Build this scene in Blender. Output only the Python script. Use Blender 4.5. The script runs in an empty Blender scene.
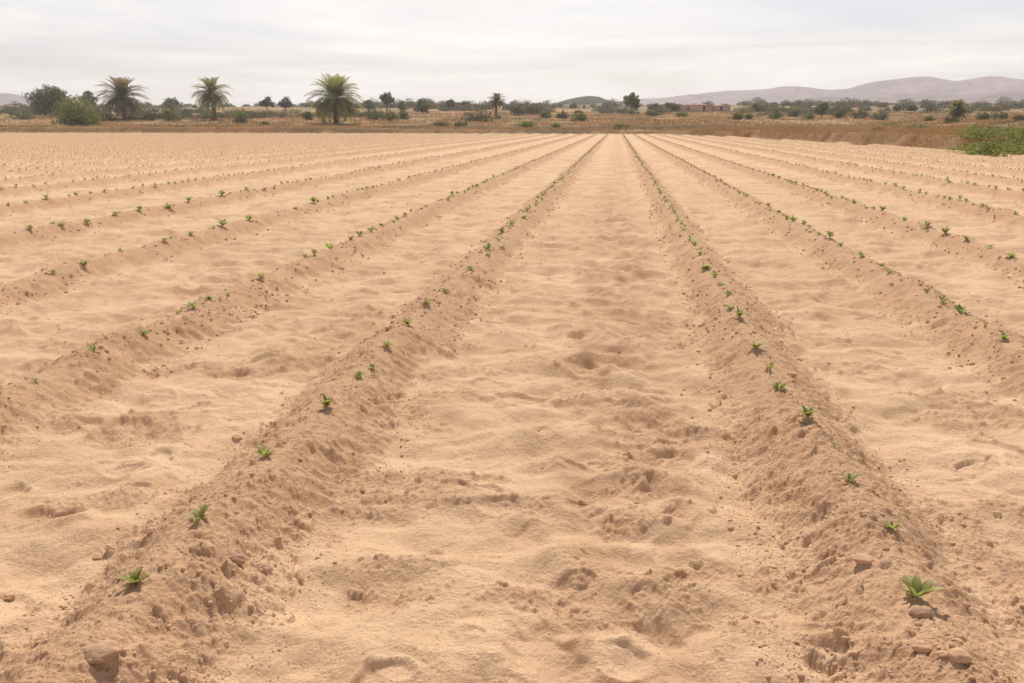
import bpy, math, random
import numpy as np
from mathutils import Vector, Matrix

random.seed(11)
rng = np.random.default_rng(5)
S = bpy.context.scene
COL = S.collection

# ------------------------------------------------------------------ camera numbers
F = 850.0
CH = 1.5                                   # eye height above the field
TH = math.atan(216.5 / F)
PS = math.atan(105 * math.cos(TH) / F)
fw = np.array([-math.sin(PS) * math.cos(TH), math.cos(PS) * math.cos(TH), -math.sin(TH)])
rt = np.array([math.cos(PS), math.sin(PS), 0.0])
up = np.array([-math.sin(PS) * math.sin(TH), math.cos(PS) * math.sin(TH), math.cos(TH)])

def ray(x, y):
    return fw + rt * ((x - 512) / F) - up * ((y - 341.5) / F)

def project(X, Y, Z):
    p = np.stack([X, Y, np.asarray(Z) - CH], -1)
    d = p @ fw
    return 512 + F * (p @ rt) / d, 341.5 - F * (p @ up) / d, d

# ------------------------------------------------------------------ noise
_G = np.random.default_rng(77).uniform(0, 2 * math.pi, 4096)
_GX, _GY = np.cos(_G).astype(np.float32), np.sin(_G).astype(np.float32)

def h2(ix, iy, seed):
    with np.errstate(over='ignore'):
        h = ix.astype(np.uint32) * np.uint32(374761393) + iy.astype(np.uint32) * np.uint32(668265263) + np.uint32((seed * 2654435761) & 0xffffffff)
        h = (h ^ (h >> np.uint32(13))) * np.uint32(1274126177)
        h = h ^ (h >> np.uint32(16))
        h = h * np.uint32(2246822519)
        return h ^ (h >> np.uint32(15))

def hf(ix, iy, seed):
    return (h2(ix, iy, seed) & np.uint32(0xffff)).astype(np.float64) / 65535.0

def pn(x, y, seed=0):
    x = np.asarray(x, float); y = np.asarray(y, float)
    ix = np.floor(x).astype(np.int64); iy = np.floor(y).astype(np.int64)
    fx = x - ix; fy = y - iy
    u = fx * fx * fx * (fx * (fx * 6 - 15) + 10); v = fy * fy * fy * (fy * (fy * 6 - 15) + 10)
    def g(a, b):
        k = (h2(ix + a, iy + b, seed) & np.uint32(4095)).astype(np.int64)
        return _GX[k] * (fx - a) + _GY[k] * (fy - b)
    n0 = g(0, 0); n1 = g(1, 0); n2 = g(0, 1); n3 = g(1, 1)
    a = n0 + u * (n1 - n0); b = n2 + u * (n3 - n2)
    return (a + v * (b - a)) * 1.5

def fbm(x, y, seed, octv=4, gain=.5):
    t = 0; a = 1.0
    for k in range(octv):
        t = t + a * pn(x, y, seed + k * 17); x = x * 2.03; y = y * 2.03; a *= gain
    return t

def ss(a, b, x):
    t = np.clip((x - a) / (b - a), 0, 1)
    return t * t * (3 - 2 * t)

# ------------------------------------------------------------------ the crop rows
ROWS_L = [-1.39, -3.14, -5.35, -7.72, -10.55]
ROWS_R = [0.92, 2.56, 4.24]
while ROWS_L[-1] > -240: ROWS_L.append(ROWS_L[-1] - (2.75 if len(ROWS_L) % 2 else 2.55))
while ROWS_R[-1] < 40: ROWS_R.append(ROWS_R[-1] + (2.0 if len(ROWS_R) < 6 else 2.1))
ROWS = np.array(sorted(ROWS_L + ROWS_R))
MIDS = (ROWS[1:] + ROWS[:-1]) / 2

def row_off(X, Y):
    i = np.searchsorted(MIDS, X)
    wob = .045 * pn(Y * .7, i * 7.31, 3) + .02 * pn(Y * 2.1, i * 3.3, 4)
    return X - ROWS[i] - wob, i

# field border: right limit as a function of Y, far limit as a function of X
_RB_Y = np.array([-60, 0, 40, 50, 58, 68, 90, 112, 132, 150, 400]); _RB_X = np.array([25, 23, 21.8, 20.8, 19.9, 18.6, 17.6, 15.5, 11, 6.5, 6.5])
def outside(X, Y):
    """metres beyond the border of the ploughed field (negative inside)"""
    a = X - np.interp(Y, _RB_Y, _RB_X)
    b = (Y - (150 + np.clip(-X - 60, 0, 200) * .06)) * .95
    c = -X - 225
    s = np.maximum(np.maximum(a, b), c)
    return s + 1.3 * pn(X * .09 + 9, Y * .09, 21) + .5 * pn(X * .35, Y * .35, 22)

def footprints(X, Y, lod):
    out = np.zeros_like(X)
    wx = X + .05 * pn(X * 6, Y * 6, 40) + .018 * pn(X * 19, Y * 19, 42); wy = Y + .05 * pn(X * 6 + 50, Y * 6, 41) + .018 * pn(X * 19, Y * 19, 43)
    for cs, cy, sd, dep, mul in ((.34, .29, 50, 1.0, 1.0), (.19, .15, 57, .46, 1.6)):
        ix = np.floor(wx / cs).astype(np.int64); iy = np.floor(wy / cy).astype(np.int64)
        for a in (-1, 0, 1):
            for b in (-1, 0, 1):
                jx = ix + a; jy = iy + b
                px = (jx + .15 + .7 * hf(jx, jy, sd)) * cs; py = (jy + .15 + .7 * hf(jx, jy, sd + 1)) * cy
                d, _ = row_off(px, py)
                clear = ss(.46, .6, np.abs(d))
                # the trodden strip up the middle of the central path and, less so, the other beds
                mid = np.exp(-((px + .12 - .03 * py.clip(0, 8)) / .36) ** 2)
                cen = ((px > -1.39) & (px < .92))
                p = clear * np.where(cen, .12 + .34 * mid, .24)
                on = hf(jx, jy, sd + 2) < p * mul
                an = (hf(jx, jy, sd + 3) - .5) * 1.5
                ca, sa = np.cos(an), np.sin(an)
                dx = wx - px; dy = wy - py
                u = ca * dx + sa * dy; v = -sa * dx + ca * dy
                k = hf(jx, jy, sd + 4)
                wa = cs * (.30 + .22 * k); wb = cy * (.24 + .2 * hf(jx, jy, sd + 5))
                e = np.sqrt((u / wa) ** 2 + (v / wb) ** 2)
                D = dep * (.008 + .026 * hf(jx, jy, sd + 6) ** 1.5)
                dip = -D * (1 - ss(.62, 1.02, e)) * (.7 + .5 * np.clip(v / wb, -1, 1))
                rim = .45 * D * np.exp(-((e - 1.2) / .22) ** 2)
                out += np.where(on, dip + rim, 0)
    return np.maximum(out, -.015) * lod

def clods(X, Y, cell, prob, seed, sq=.7):
    out = np.zeros_like(X)
    wx = X + cell * .22 * pn(X / cell * 2.1, Y / cell * 2.1, seed + 9); wy = Y + cell * .22 * pn(X / cell * 2.1 + 31, Y / cell * 2.1, seed + 10)
    ix = np.floor(wx / cell).astype(np.int64); iy = np.floor(wy / cell).astype(np.int64)
    for a in (-1, 0, 1):
        for b in (-1, 0, 1):
            jx = ix + a; jy = iy + b
            dx = wx - (jx + hf(jx, jy, seed)) * cell; dy = wy - (jy + hf(jx, jy, seed + 1)) * cell
            R = cell * (.12 + .34 * hf(jx, jy, seed + 2) ** 2)
            h = np.sqrt(np.maximum(R * R - dx * dx - dy * dy, 0)) * sq
            h = np.where(hf(jx, jy, seed + 3) < prob, h, 0)
            out = np.maximum(out, h)
    return out

def land(X, Y, fine=True):
    """height of the ground, and masks: ridge soil, field, bare bank"""
    X = np.asarray(X, float); Y = np.asarray(Y, float)
    r = np.hypot(X, Y)
    s = outside(X, Y)
    inside = 1 - ss(-.5, .2, s)
    # ----- field
    d, i = row_off(X, Y)
    near = r < 60
    foot = .06 * pn(Y * 1.6, i * 5.1 + np.sign(d) * 2.2, 6) + .03 * pn(Y * 5, i * 5.1 + np.sign(d) * 9.2, 7)
    hw = np.where(d * np.sign(X + .23) > 0, .40, .325) + foot * 1.25
    t = np.clip(np.abs(d) / hw, 0, 1.3)
    prof = np.where(t < 1, (.5 + .5 * np.cos(np.pi * np.minimum(t, 1) ** .93)), 0)
    crest = .155 * (1 + .2 * pn(Y * 1.1, i * 3.7, 8) + .14 * pn(Y * 3.3, i * 3.7, 9))
    zf = prof * crest
    strip = np.exp(-((X - .06 - .05 * pn(Y * .4, 3.3, 48)) / .34) ** 4) * np.clip(.42 + 1.6 * pn(X * 4.2, Y * 1.7, 49), 0, 1) * .95
    ridge = 1 - ss(.80, 1.06, t + .10 * pn(X * 6, Y * 6, 10))
    tone = (1 - ss(.55, 1.0, t + .38 * pn(X * 3.2, Y * 2.2, 39) + .15 * pn(X * 11, Y * 11, 38))) * 1.0
    tone = np.maximum(tone, strip)
    # broad swells in the sand
    zf = zf + (.016 * pn(X * 1.1, Y * 1.1, 11) + .010 * pn(X * 2.6, Y * 3.1, 12)) * (1 - .5 * ridge)
    if fine:
        step = (r * r + CH * CH) / CH * .0007
        m = step < .9
        x = X[m]; y = Y[m]; rg = ridge[m]; dd = d[m]; ll = step[m]; tt = t[m]; ins = inside[m]
        def L(lam): return np.clip(lam / (1.3 * ll) - .4, 0, 1)
        def Lf(lam): return np.maximum(L(lam), .6 * np.clip(1 - (ll - .1) / .28, 0, 1))
        bed = 1 - rg
        # patches where the ridge is broken up into clods, and where it is raked smooth
        rough = .35 + .65 * ss(-.25, .35, pn(x * 2.3, y * 2.3, 13))
        q = np.zeros_like(x)
        q += footprints(x, y, L(.22)) * bed
        # soil dragged down the flanks: furrows running down the slope
        fl = rg * ss(.15, .5, tt) * (1 - ss(.9, 1.1, tt))
        dr = pn(x * 4.2 + y * 1.5, y * 10.5 - np.abs(dd) * 5, 14)
        q += .014 * fl * (1 - np.abs(dr) * 2.4).clip(-1, 1) * L(.1)
        q += .016 * rg * pn(x * 7.5, y * 7.5, 15) * Lf(.13) * rough
        q += .008 * (rg * 1.0 + .25 * bed) * pn(x * 17, y * 17, 16) * L(.06)
        q += .005 * (rg + .35 * bed) * pn(x * 38, y * 38, 18) * L(.026)
        # broken, crumbly places in the trodden sand
        brk = bed * ss(.02, .42, pn(x * 1.25, y * 1.7, 31) + .5 * pn(x * 3.3, y * 4.3, 32) + .18 * np.exp(-((x + .1) / .42) ** 2))
        tone[m] = np.maximum(tone[m], .72 * brk * (.55 + .9 * np.clip(.5 + pn(x * 9, y * 14, 47), 0, 1)))
        cr = 1 - 2 * np.abs(pn(x * 13, y * 13, 33)); cr2 = 1 - 2 * np.abs(pn(x * 29, y * 29, 34))
        q += (.85 * rg * rough + .7 * brk) * (.010 * cr * L(.08) + .0055 * cr2 * L(.035))
        # low drifts thrown up between the footmarks, steep towards the viewer
        sw = pn(x * 1.7 + .5 * pn(x * 1.3, y * 1.3, 35), y * 2.6, 36)
        q += bed * .030 * np.clip(sw * 2.2, -.8, .55) * L(.4)
        q += bed * .014 * pn(x * 2.2, y * 5.2, 37) * Lf(.19)
        tr = np.exp(-((x - .06) / .40) ** 4)
        q += bed * (.027 + .028 * tr) * (pn(x * 3.3, y * 4.4, 45) + .45 * pn(x * 7.3, y * 9.1, 46)) * np.maximum(Lf(.23), .35 * tr)
        pc = rg * rough
        q += clods(x, y, .105, .30 * pc, 60) * Lf(.08) * .8
        q += clods(x, y, .055, .60 * pc + .35 * brk, 65) * L(.04)
        q += clods(x, y, .028, .75 * pc + .5 * brk, 70) * L(.02)
        q += clods(x, y, .016, .7 * rg + .45 * brk + .03, 75) * L(.012)
        q += .0035 * (.5 + brk + rg) * np.abs(pn(x * 60, y * 60, 44)) * L(.02)
        # crisp little drift edges in the loose sand
        w = pn(x * 3.1 + .6 * pn(x * 2, y * 2, 19), y * 4.0, 20)
        q += bed * .009 * np.minimum(np.abs(w) * 2.6, .7) * L(.2)
        zf[m] += q * ins
    # ----- land beyond: a low eroded bank, a second terrace, then a slow rise
    hb = .62 + .45 * ss(-15, -60, X) + .16 * pn(X * .05, Y * .05, 23) + .28 * ss(11, 19, X)
    ero = .5 * pn(X * .35, Y * .35, 24) + .18 * pn(X * 1.1, Y * 1.1, 25)
    wide = np.where(X > 14, 1.2 + 1.0 * ss(75, 50, Y), 1.0)
    sb = s + ero * .8
    zb = hb * ss(0, 1, np.clip(sb / wide, 0, 1))
    s2 = s - 30 - 10 * pn(X * .02, Y * .02, 26) + ero * 1.2
    k2 = ss(-80, -10, X) * ss(34, 20, X) * .85 + .15 * ss(34, 20, X)
    zb = zb + .95 * k2 * ss(0, 1.5, s2) + .95 * (1 - k2) * ss(-20, 50, s2)
    sl = np.clip(s - 38, 0, None)
    zb = zb + .034 * np.minimum(sl, 300) + .0185 * np.clip(sl - 300, 0, None)
    amp = ss(2, 40, s)
    zb = zb + amp * (.28 * pn(X * .03, Y * .03, 27) + .10 * pn(X * .14, Y * .14, 28)) + ss(.3, 3, s) * (.05 * pn(X * .9, Y * .9, 29))
    z = zf * inside + zb * (s > -.6)
    bank = ss(-.3, .1, s) * (1 - ss(.9, 1.25, sb / wide)) + ss(-.3, .2, s2) * (1 - ss(1.3, 2.0, s2)) * k2
    return z, tone * inside, inside, np.clip(bank, 0, 1)

def land1(x, y):
    z = land(np.array([float(x)]), np.array([float(y)]))[0]
    return float(z[0])

def at(px, py):
    """point of the terrain seen at a pixel of the photograph"""
    d = ray(px, py); d = d / np.hypot(d[0], d[1])
    for a, b, n in ((1.2, 30, 1400), (30, 260, 900), (260, 3400, 1500)):
        t = np.linspace(a, b, n)
        z = land(d[0] * t, d[1] * t, fine=(b < 31))[0]
        hit = np.nonzero(CH + d[2] * t <= z)[0]
        if len(hit):
            k = hit[0]
            return np.array([d[0] * t[k], d[1] * t[k], z[k]]), t[k]
    return np.array([d[0] * 3300, d[1] * 3300, 60.]), 3300.

# ------------------------------------------------------------------ mesh helpers
def mesh(name, V, faces, mat, parent=None, attrs=None, smooth=False):
    """faces: list of int arrays (n,3) / (n,4)"""
    me = bpy.data.meshes.new(name)
    V = np.asarray(V, np.float32)
    faces = [np.asarray(f, np.int32) for f in (faces if isinstance(faces, list) else [faces]) if len(f)]
    me.vertices.add(len(V)); me.vertices.foreach_set('co', V.ravel())
    idx = np.concatenate([f.ravel() for f in faces]); tot = np.concatenate([np.full(len(f), f.shape[1], np.int32) for f in faces])
    me.loops.add(len(idx)); me.loops.foreach_set('vertex_index', idx)
    me.polygons.add(len(tot)); st = np.zeros(len(tot), np.int32); st[1:] = np.cumsum(tot)[:-1]
    me.polygons.foreach_set('loop_start', st)
    me.update(calc_edges=True)
    for k, (dom, val) in (attrs or {}).items():
        at_ = me.attributes.new(k, 'FLOAT', dom); at_.data.foreach_set('value', np.asarray(val, np.float32))
    if smooth: me.polygons.foreach_set('use_smooth', np.ones(len(tot), bool))
    me.materials.append(mat)
    o = bpy.data.objects.new(name, me); COL.objects.link(o)
    if parent: o.parent = parent
    return o

def empty(name, loc):
    o = bpy.data.objects.new(name, None); o.empty_display_size = .2; COL.objects.link(o); o.location = loc; return o

def tag(o, label=None, cat=None, group=None, kind=None):
    if label: o['label'] = label
    if cat: o['category'] = cat
    if group: o['group'] = group
    if kind: o['kind'] = kind
    return o

class Buf:
    def __init__(s): s.V = []; s.Q = []; s.T = []; s.qt = []; s.tt = []; s.n = 0
    def add(s, V, Q=None, T=None, tint=0.0):
        V = np.asarray(V, float).reshape(-1, 3); s.V.append(V)
        if Q is not None and len(Q):
            Q = np.asarray(Q, int); s.Q.append(Q + s.n); s.qt.append(np.broadcast_to(tint, (len(Q),)))
        if T is not None and len(T):
            T = np.asarray(T, int); s.T.append(T + s.n); s.tt.append(np.broadcast_to(tint, (len(T),)))
        s.n += len(V)
    def tube(s, P, R, sides=7, tint=0.0, cap=True, rough=0.0):
        P = np.asarray(P, float); R = np.broadcast_to(np.asarray(R, float), (len(P),))
        T = np.gradient(P, axis=0); T /= np.linalg.norm(T, axis=1)[:, None] + 1e-9
        ref = np.array([1., 0, 0]) if abs(T[0][0]) < .8 else np.array([0, 1., 0])
        A = np.cross(T, ref); A /= np.linalg.norm(A, axis=1)[:, None]; B = np.cross(T, A)
        an = np.linspace(0, 2 * math.pi, sides, endpoint=False)
        rr = R[:, None] * (1 + rough * rng.normal(size=(len(P), sides)))
        V = P[:, None] + rr[..., None] * (np.cos(an)[None, :, None] * A[:, None] + np.sin(an)[None, :, None] * B[:, None])
        V = V.reshape(-1, 3); Q = []
        for k in range(len(P) - 1):
            for j in range(sides): Q.append((k * sides + j, k * sides + (j + 1) % sides, (k + 1) * sides + (j + 1) % sides, (k + 1) * sides + j))
        Tt = []
        if cap:
            V = np.vstack([V, P[0], P[-1]]); a = len(V) - 2; e = (len(P) - 1) * sides
            for j in range(sides): Tt += [(a, (j + 1) % sides, j), (a + 1, e + j, e + (j + 1) % sides)]
        s.add(V, Q, Tt, tint)
    def box(s, c, d, tint=0.0):
        c = np.asarray(c, float); d = np.asarray(d, float) / 2
        V = [c + d * np.array(k) for k in ((-1, -1, -1), (1, -1, -1), (1, 1, -1), (-1, 1, -1), (-1, -1, 1), (1, -1, 1), (1, 1, 1), (-1, 1, 1))]
        s.add(V, [(0, 3, 2, 1), (4, 5, 6, 7), (0, 1, 5, 4), (1, 2, 6, 5), (2, 3, 7, 6), (3, 0, 4, 7)], None, tint)
    def build(s, name, mat, parent=None, smooth=False):
        f = []; t = []
        if s.Q: f.append(np.vstack(s.Q)); t.append(np.concatenate(s.qt))
        if s.T: f.append(np.vstack(s.T)); t.append(np.concatenate(s.tt))
        return mesh(name, np.vstack(s.V), f, mat, parent, {'tint': ('FACE', np.concatenate(t))}, smooth)

def copy_thing(src, loc, rotz, scale):
    c = src.copy(); COL.objects.link(c); c.location = loc; c.rotation_euler = (0, 0, rotz)
    c.scale = scale if hasattr(scale, '__len__') else (scale,) * 3
    for ch in src.children:
        k = ch.copy(); COL.objects.link(k); k.parent = c
    return c

# ------------------------------------------------------------------ materials
def new_mat(name):
    m = bpy.data.materials.new(name); m.use_nodes = True
    nt = m.node_tree; nt.nodes.clear()
    return m, nt, nt.nodes, nt.links

def node(N, t, **kw):
    n = N.new(t)
    for k, v in kw.items(): setattr(n, k, v)
    return n

def mixc(N, L, f, a, b, mode='MIX'):
    n = N.new('ShaderNodeMix'); n.data_type = 'RGBA'; n.blend_type = mode
    for sock, v in ((n.inputs[0], f), (n.inputs[6], a), (n.inputs[7], b)):
        if hasattr(v, 'is_output'): L.new(v, sock)
        elif hasattr(v, '__len__'): sock.default_value = (*v, 1)
        else: sock.default_value = v
    return n.outputs[2]

def mth(N, L, op, a, b=0.0, clamp=False):
    n = N.new('ShaderNodeMath'); n.operation = op; n.use_clamp = clamp
    for sock, v in ((n.inputs[0], a), (n.inputs[1], b)):
        if hasattr(v, 'is_output'): L.new(v, sock)
        else: sock.default_value = v
    return n.outputs[0]

def noise(N, L, vec, scale, detail=3, rough=.55, dist=0.0):
    n = N.new('ShaderNodeTexNoise'); n.inputs['Scale'].default_value = scale; n.inputs['Detail'].default_value = detail
    n.inputs['Roughness'].default_value = rough; n.inputs['Distortion'].default_value = dist
    L.new(vec, n.inputs['Vector']); return n.outputs['Fac']

def ramp(N, L, f, lo, hi):
    n = N.new('ShaderNodeMapRange'); n.interpolation_type = 'SMOOTHSTEP'
    n.inputs[1].default_value = lo; n.inputs[2].default_value = hi
    L.new(f, n.inputs[0]); return n.outputs[0]

def ground_material():
    m, nt, N, L = new_mat('ground_soil')
    out = N.new('ShaderNodeOutputMaterial'); P = N.new('ShaderNodeBsdfPrincipled')
    P.inputs['Roughness'].default_value = .95; P.inputs['Specular IOR Level'].default_value = .08; P.inputs['Diffuse Roughness'].default_value = .5
    tc = N.new('ShaderNodeTexCoord'); v = tc.outputs['Object']
    def A(k):
        a = N.new('ShaderNodeAttribute'); a.attribute_name = k; return a.outputs['Fac']
    ridge, field, bank = A('ridge'), A('field'), A('bank')
    n_big = noise(N, L, v, .8, 4); n_mid = noise(N, L, v, 6, 4, .6); n_fine = noise(N, L, v, 90, 3, .6); n_grain = noise(N, L, v, 330, 3, .7); n_lump = noise(N, L, v, 32, 4, .65)
    sand = mixc(N, L, ramp(N, L, n_big, .3, .7), (.612, .408, .236), (.700, .486, .296))
    sand = mixc(N, L, mth(N, L, 'MULTIPLY', ramp(N, L, n_mid, .45, .75), .35), sand, (.510, .320, .184))
    md = N.new('ShaderNodeMapping'); md.inputs['Scale'].default_value = (5.5, 10.5, 1); L.new(v, md.inputs['Vector'])
    sand = mixc(N, L, mth(N, L, 'MULTIPLY', ramp(N, L, noise(N, L, md.outputs['Vector'], 1.0, 4, .65), .55, .72), .55), sand, (.440, .262, .148))
    me_ = N.new('ShaderNodeMapping'); me_.inputs['Scale'].default_value = (2.0, 3.1, 1); me_.inputs['Location'].default_value = (3, 5, 0); L.new(v, me_.inputs['Vector'])
    sand = mixc(N, L, mth(N, L, 'MULTIPLY', ramp(N, L, noise(N, L, me_.outputs['Vector'], 1.0, 5, .68), .52, .68), .55), sand, (.470, .284, .164))
    soil = mixc(N, L, ramp(N, L, n_mid, .3, .7), (.490, .298, .165), (.565, .358, .208))
    c = mixc(N, L, mth(N, L, 'MULTIPLY', ridge, .9), sand, soil)
    # grain: coarse sand of lighter and darker grains
    c = mixc(N, L, mth(N, L, 'MULTIPLY', ramp(N, L, n_fine, .55, .70), .42), c, (.290, .170, .100))
    c = mixc(N, L, mth(N, L, 'MULTIPLY', ramp(N, L, n_grain, .5, .75), .42), c, (.66, .48, .35))
    c = mixc(N, L, mth(N, L, 'MULTIPLY', ramp(N, L, n_grain, .48, .26), .5), c, (.270, .158, .092))
    # land beyond the field
    g1 = noise(N, L, v, .045, 5, .6); g2 = noise(N, L, v, .35, 5, .65)
    mp = N.new('ShaderNodeMapping'); mp.inputs['Scale'].default_value = (.4, 1.6, 1); L.new(v, mp.inputs['Vector'])
    g3 = noise(N, L, mp.outputs['Vector'], .05, 5, .6)
    dry = mixc(N, L, ramp(N, L, g2, .35, .68), (.250, .160, .070), (.400, .262, .118))
    dry = mixc(N, L, ramp(N, L, g3, .50, .66), dry, (.400, .215, .105))
    dry = mixc(N, L, mth(N, L, 'MULTIPLY', ramp(N, L, g1, .47, .64), .8), dry, (.125, .112, .044))
    bk = mixc(N, L, ramp(N, L, g2, .3, .7), (.180, .095, .050), (.310, .182, .098))
    dry = mixc(N, L, mth(N, L, 'MULTIPLY', bank, mth(N, L, 'ADD', .25, mth(N, L, 'MULTIPLY', ramp(N, L, g2, .35, .65), .5))), dry, bk)
    c = mixc(N, L, field, dry, c)
    L.new(c, P.inputs['Base Color'])
    b1 = N.new('ShaderNodeBump'); b1.inputs['Strength'].default_value = .8; b1.inputs['Distance'].default_value = .009
    mq = N.new('ShaderNodeMapping'); mq.inputs['Scale'].default_value = (1, 1.35, 1); L.new(v, mq.inputs['Vector'])
    n_swell = noise(N, L, mq.outputs['Vector'], 4.2, 5, .62)
    bs = N.new('ShaderNodeBump'); bs.inputs['Strength'].default_value = .4; bs.inputs['Distance'].default_value = .045
    L.new(n_swell, bs.inputs['Height'])
    b0 = N.new('ShaderNodeBump'); L.new(bs.outputs['Normal'], b0.inputs['Normal']); b0.inputs['Strength'].default_value = .6; b0.inputs['Distance'].default_value = .012
    L.new(n_lump, b0.inputs['Height']); L.new(b0.outputs['Normal'], b1.inputs['Normal']); L.new(n_fine, b1.inputs['Height'])
    b2 = N.new('ShaderNodeBump'); b2.inputs['Strength'].default_value = .9; b2.inputs['Distance'].default_value = .0035
    L.new(n_grain, b2.inputs['Height']); L.new(b1.outputs['Normal'], b2.inputs['Normal'])
    L.new(b2.outputs['Normal'], P.inputs['Normal'])
    L.new(P.outputs[0], out.inputs['Surface'])
    return m

def leaf_mat(name, a, b, c=None, trans=.3, rough=.6):
    """leaf colour runs a..b by the tint of each leaf; c above 1"""
    m, nt, N, L = new_mat(name)
    out = N.new('ShaderNodeOutputMaterial')
    t = N.new('ShaderNodeAttribute'); t.attribute_name = 'tint'
    col = mixc(N, L, mth(N, L, 'ADD', t.outputs['Fac'], 0, True), a, b)
    if c: col = mixc(N, L, mth(N, L, 'SUBTRACT', t.outputs['Fac'], 1.0, True), col, c)
    oi = N.new('ShaderNodeObjectInfo')
    hv = N.new('ShaderNodeHueSaturation'); L.new(col, hv.inputs['Color'])
    L.new(mth(N, L, 'ADD', mth(N, L, 'MULTIPLY', oi.outputs['Random'], .045), .472), hv.inputs['Hue'])
    L.new(mth(N, L, 'ADD', mth(N, L, 'MULTIPLY', oi.outputs['Random'], .35), .82), hv.inputs['Value'])
    P = N.new('ShaderNodeBsdfPrincipled'); P.inputs['Roughness'].default_value = rough; P.inputs['Specular IOR Level'].default_value = .3
    L.new(hv.outputs[0], P.inputs['Base Color'])
    T = N.new('ShaderNodeBsdfTranslucent'); L.new(hv.outputs[0], T.inputs['Color'])
    mx = N.new('ShaderNodeMixShader'); mx.inputs[0].default_value = trans
    L.new(P.outputs[0], mx.inputs[1]); L.new(T.outputs[0], mx.inputs[2]); L.new(mx.outputs[0], out.inputs['Surface'])
    return m

def rough_mat(name, a, b, scale, bump=.0, bscale=None, rough=.9, coords='Object'):
    m, nt, N, L = new_mat(name)
    out = N.new('ShaderNodeOutputMaterial'); P = N.new('ShaderNodeBsdfPrincipled')
    P.inputs['Roughness'].default_value = rough; P.inputs['Specular IOR Level'].default_value = .12; P.inputs['Diffuse Roughness'].default_value = .5
    tc = N.new('ShaderNodeTexCoord'); v = tc.outputs[coords]
    n = noise(N, L, v, scale, 5, .6)
    L.new(mixc(N, L, ramp(N, L, n, .3, .7), a, b), P.inputs['Base Color'])
    if bump:
        bp = N.new('ShaderNodeBump'); bp.inputs['Strength'].default_value = .7; bp.inputs['Distance'].default_value = bump
        L.new(noise(N, L, v, bscale or scale * 3, 4), bp.inputs['Height']); L.new(bp.outputs[0], P.inputs['Normal'])
    L.new(P.outputs[0], out.inputs['Surface'])
    return m

M = dict(
    ground=ground_material(),
    seedling=leaf_mat('seedling_leaf', (.205, .225, .045), (.350, .370, .110), trans=.48, rough=.5),
    farling=leaf_mat('small_seedling_leaf', (.110, .130, .028), (.230, .245, .070), trans=.4),
    stem=leaf_mat('seedling_stem', (.20, .26, .10), (.26, .30, .14), trans=.1),
    clod=rough_mat('soil_clod', (.470, .290, .168), (.560, .360, .220), 30, .002, 160),
    stone=rough_mat('field_stone', (.330, .200, .120), (.460, .295, .185), 40, .003, 150),
    palm=leaf_mat('palm_frond', (.150, .146, .036), (.320, .290, .085), (.40, .30, .12), trans=.5),
    skirt=leaf_mat('dry_frond', (.150, .115, .055), (.270, .205, .105), trans=.25),
    ptrunk=rough_mat('palm_trunk', (.100, .065, .040), (.190, .130, .080), 3, .05, 8),
    dates=leaf_mat('date_bunch', (.33, .15, .035), (.42, .20, .05), trans=0),
    dark=leaf_mat('dark_foliage', (.080, .088, .024), (.190, .188, .052), trans=.35),
    olive=leaf_mat('olive_foliage', (.090, .104, .023), (.225, .225, .055), trans=.45),
    grey=leaf_mat('grey_foliage', (.085, .082, .036), (.165, .156, .068), trans=.35),
    weed=leaf_mat('weed_foliage', (.115, .138, .024), (.260, .265, .060), trans=.45),
    bark=rough_mat('bark', (.090, .062, .042), (.150, .110, .078), 4, .03, 9),
    straw=leaf_mat('straw', (.34, .215, .080), (.50, .335, .140), (.11, .115, .035), trans=.25),
    scrub=leaf_mat('scrub', (.075, .074, .026), (.175, .160, .058), (.25, .175, .085), trans=.35),
)

# ------------------------------------------------------------------ ground: one sheet, finer near the viewer
def build_ground():
    half = math.radians(66); mid_ = math.radians(39)
    dense = np.concatenate([np.linspace(-half, -mid_, 230)[:-1], np.linspace(-mid_, mid_, 1280), np.linspace(mid_, half, 230)[1:]])
    coarse = np.linspace(half, 2 * math.pi - half, 50)[1:-1]
    az = np.concatenate([dense, coarse])              # from the viewing direction, clockwise positive
    r = [0.35, .6, .9, 1.2]
    r += list(CH / np.tan(np.radians(np.arange(44, 2.6, -math.degrees(.0007)))))
    while r[-1] < 205: r.append(r[-1] + max(.35, r[-1] * .0032) if r[-1] > 40 else r[-1] + .7)
    while r[-1] < 3650: r.append(r[-1] * 1.017)
    r = np.array(sorted(r)); nr, na = len(r), len(az)
    a = az - PS                                       # world bearing from +Y towards +X
    X = (r[:, None] * np.sin(a)[None]).ravel(); Y = (r[:, None] * np.cos(a)[None]).ravel()
    Z = np.empty_like(X); A = [np.empty_like(X) for _ in range(3)]
    CHK = 300000
    for k in range(0, len(X), CHK):
        z, *m = land(X[k:k + CHK], Y[k:k + CHK]); Z[k:k + CHK] = z
        for q in range(3): A[q][k:k + CHK] = m[q]
    V = np.stack([X, Y, Z], 1)
    i = np.arange(nr - 1)[:, None] * na; j = np.arange(na)[None]; j2 = (j + 1) % na
    Q = np.stack([i + j, i + na + j, i + na + j2, i + j2], -1).reshape(-1, 4)
    V = np.vstack([V, [[0, 0, land1(0, 0)]]]); c = len(V) - 1
    T = np.stack([np.full(na, c), np.arange(na), (np.arange(na) + 1) % na], 1)
    at_ = {k: ('POINT', np.append(v, 0 if k != 'field' else 1)) for k, v in zip(('ridge', 'field', 'bank'), A)}
    g = mesh('ground', V, [Q, T], M['ground'], None, at_, True)
    # quads were wound clockwise seen from above where needed
    tag(g, 'sandy ploughed field in ridges with dry land rising beyond', kind='structure')
    return g
build_ground()

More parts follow.
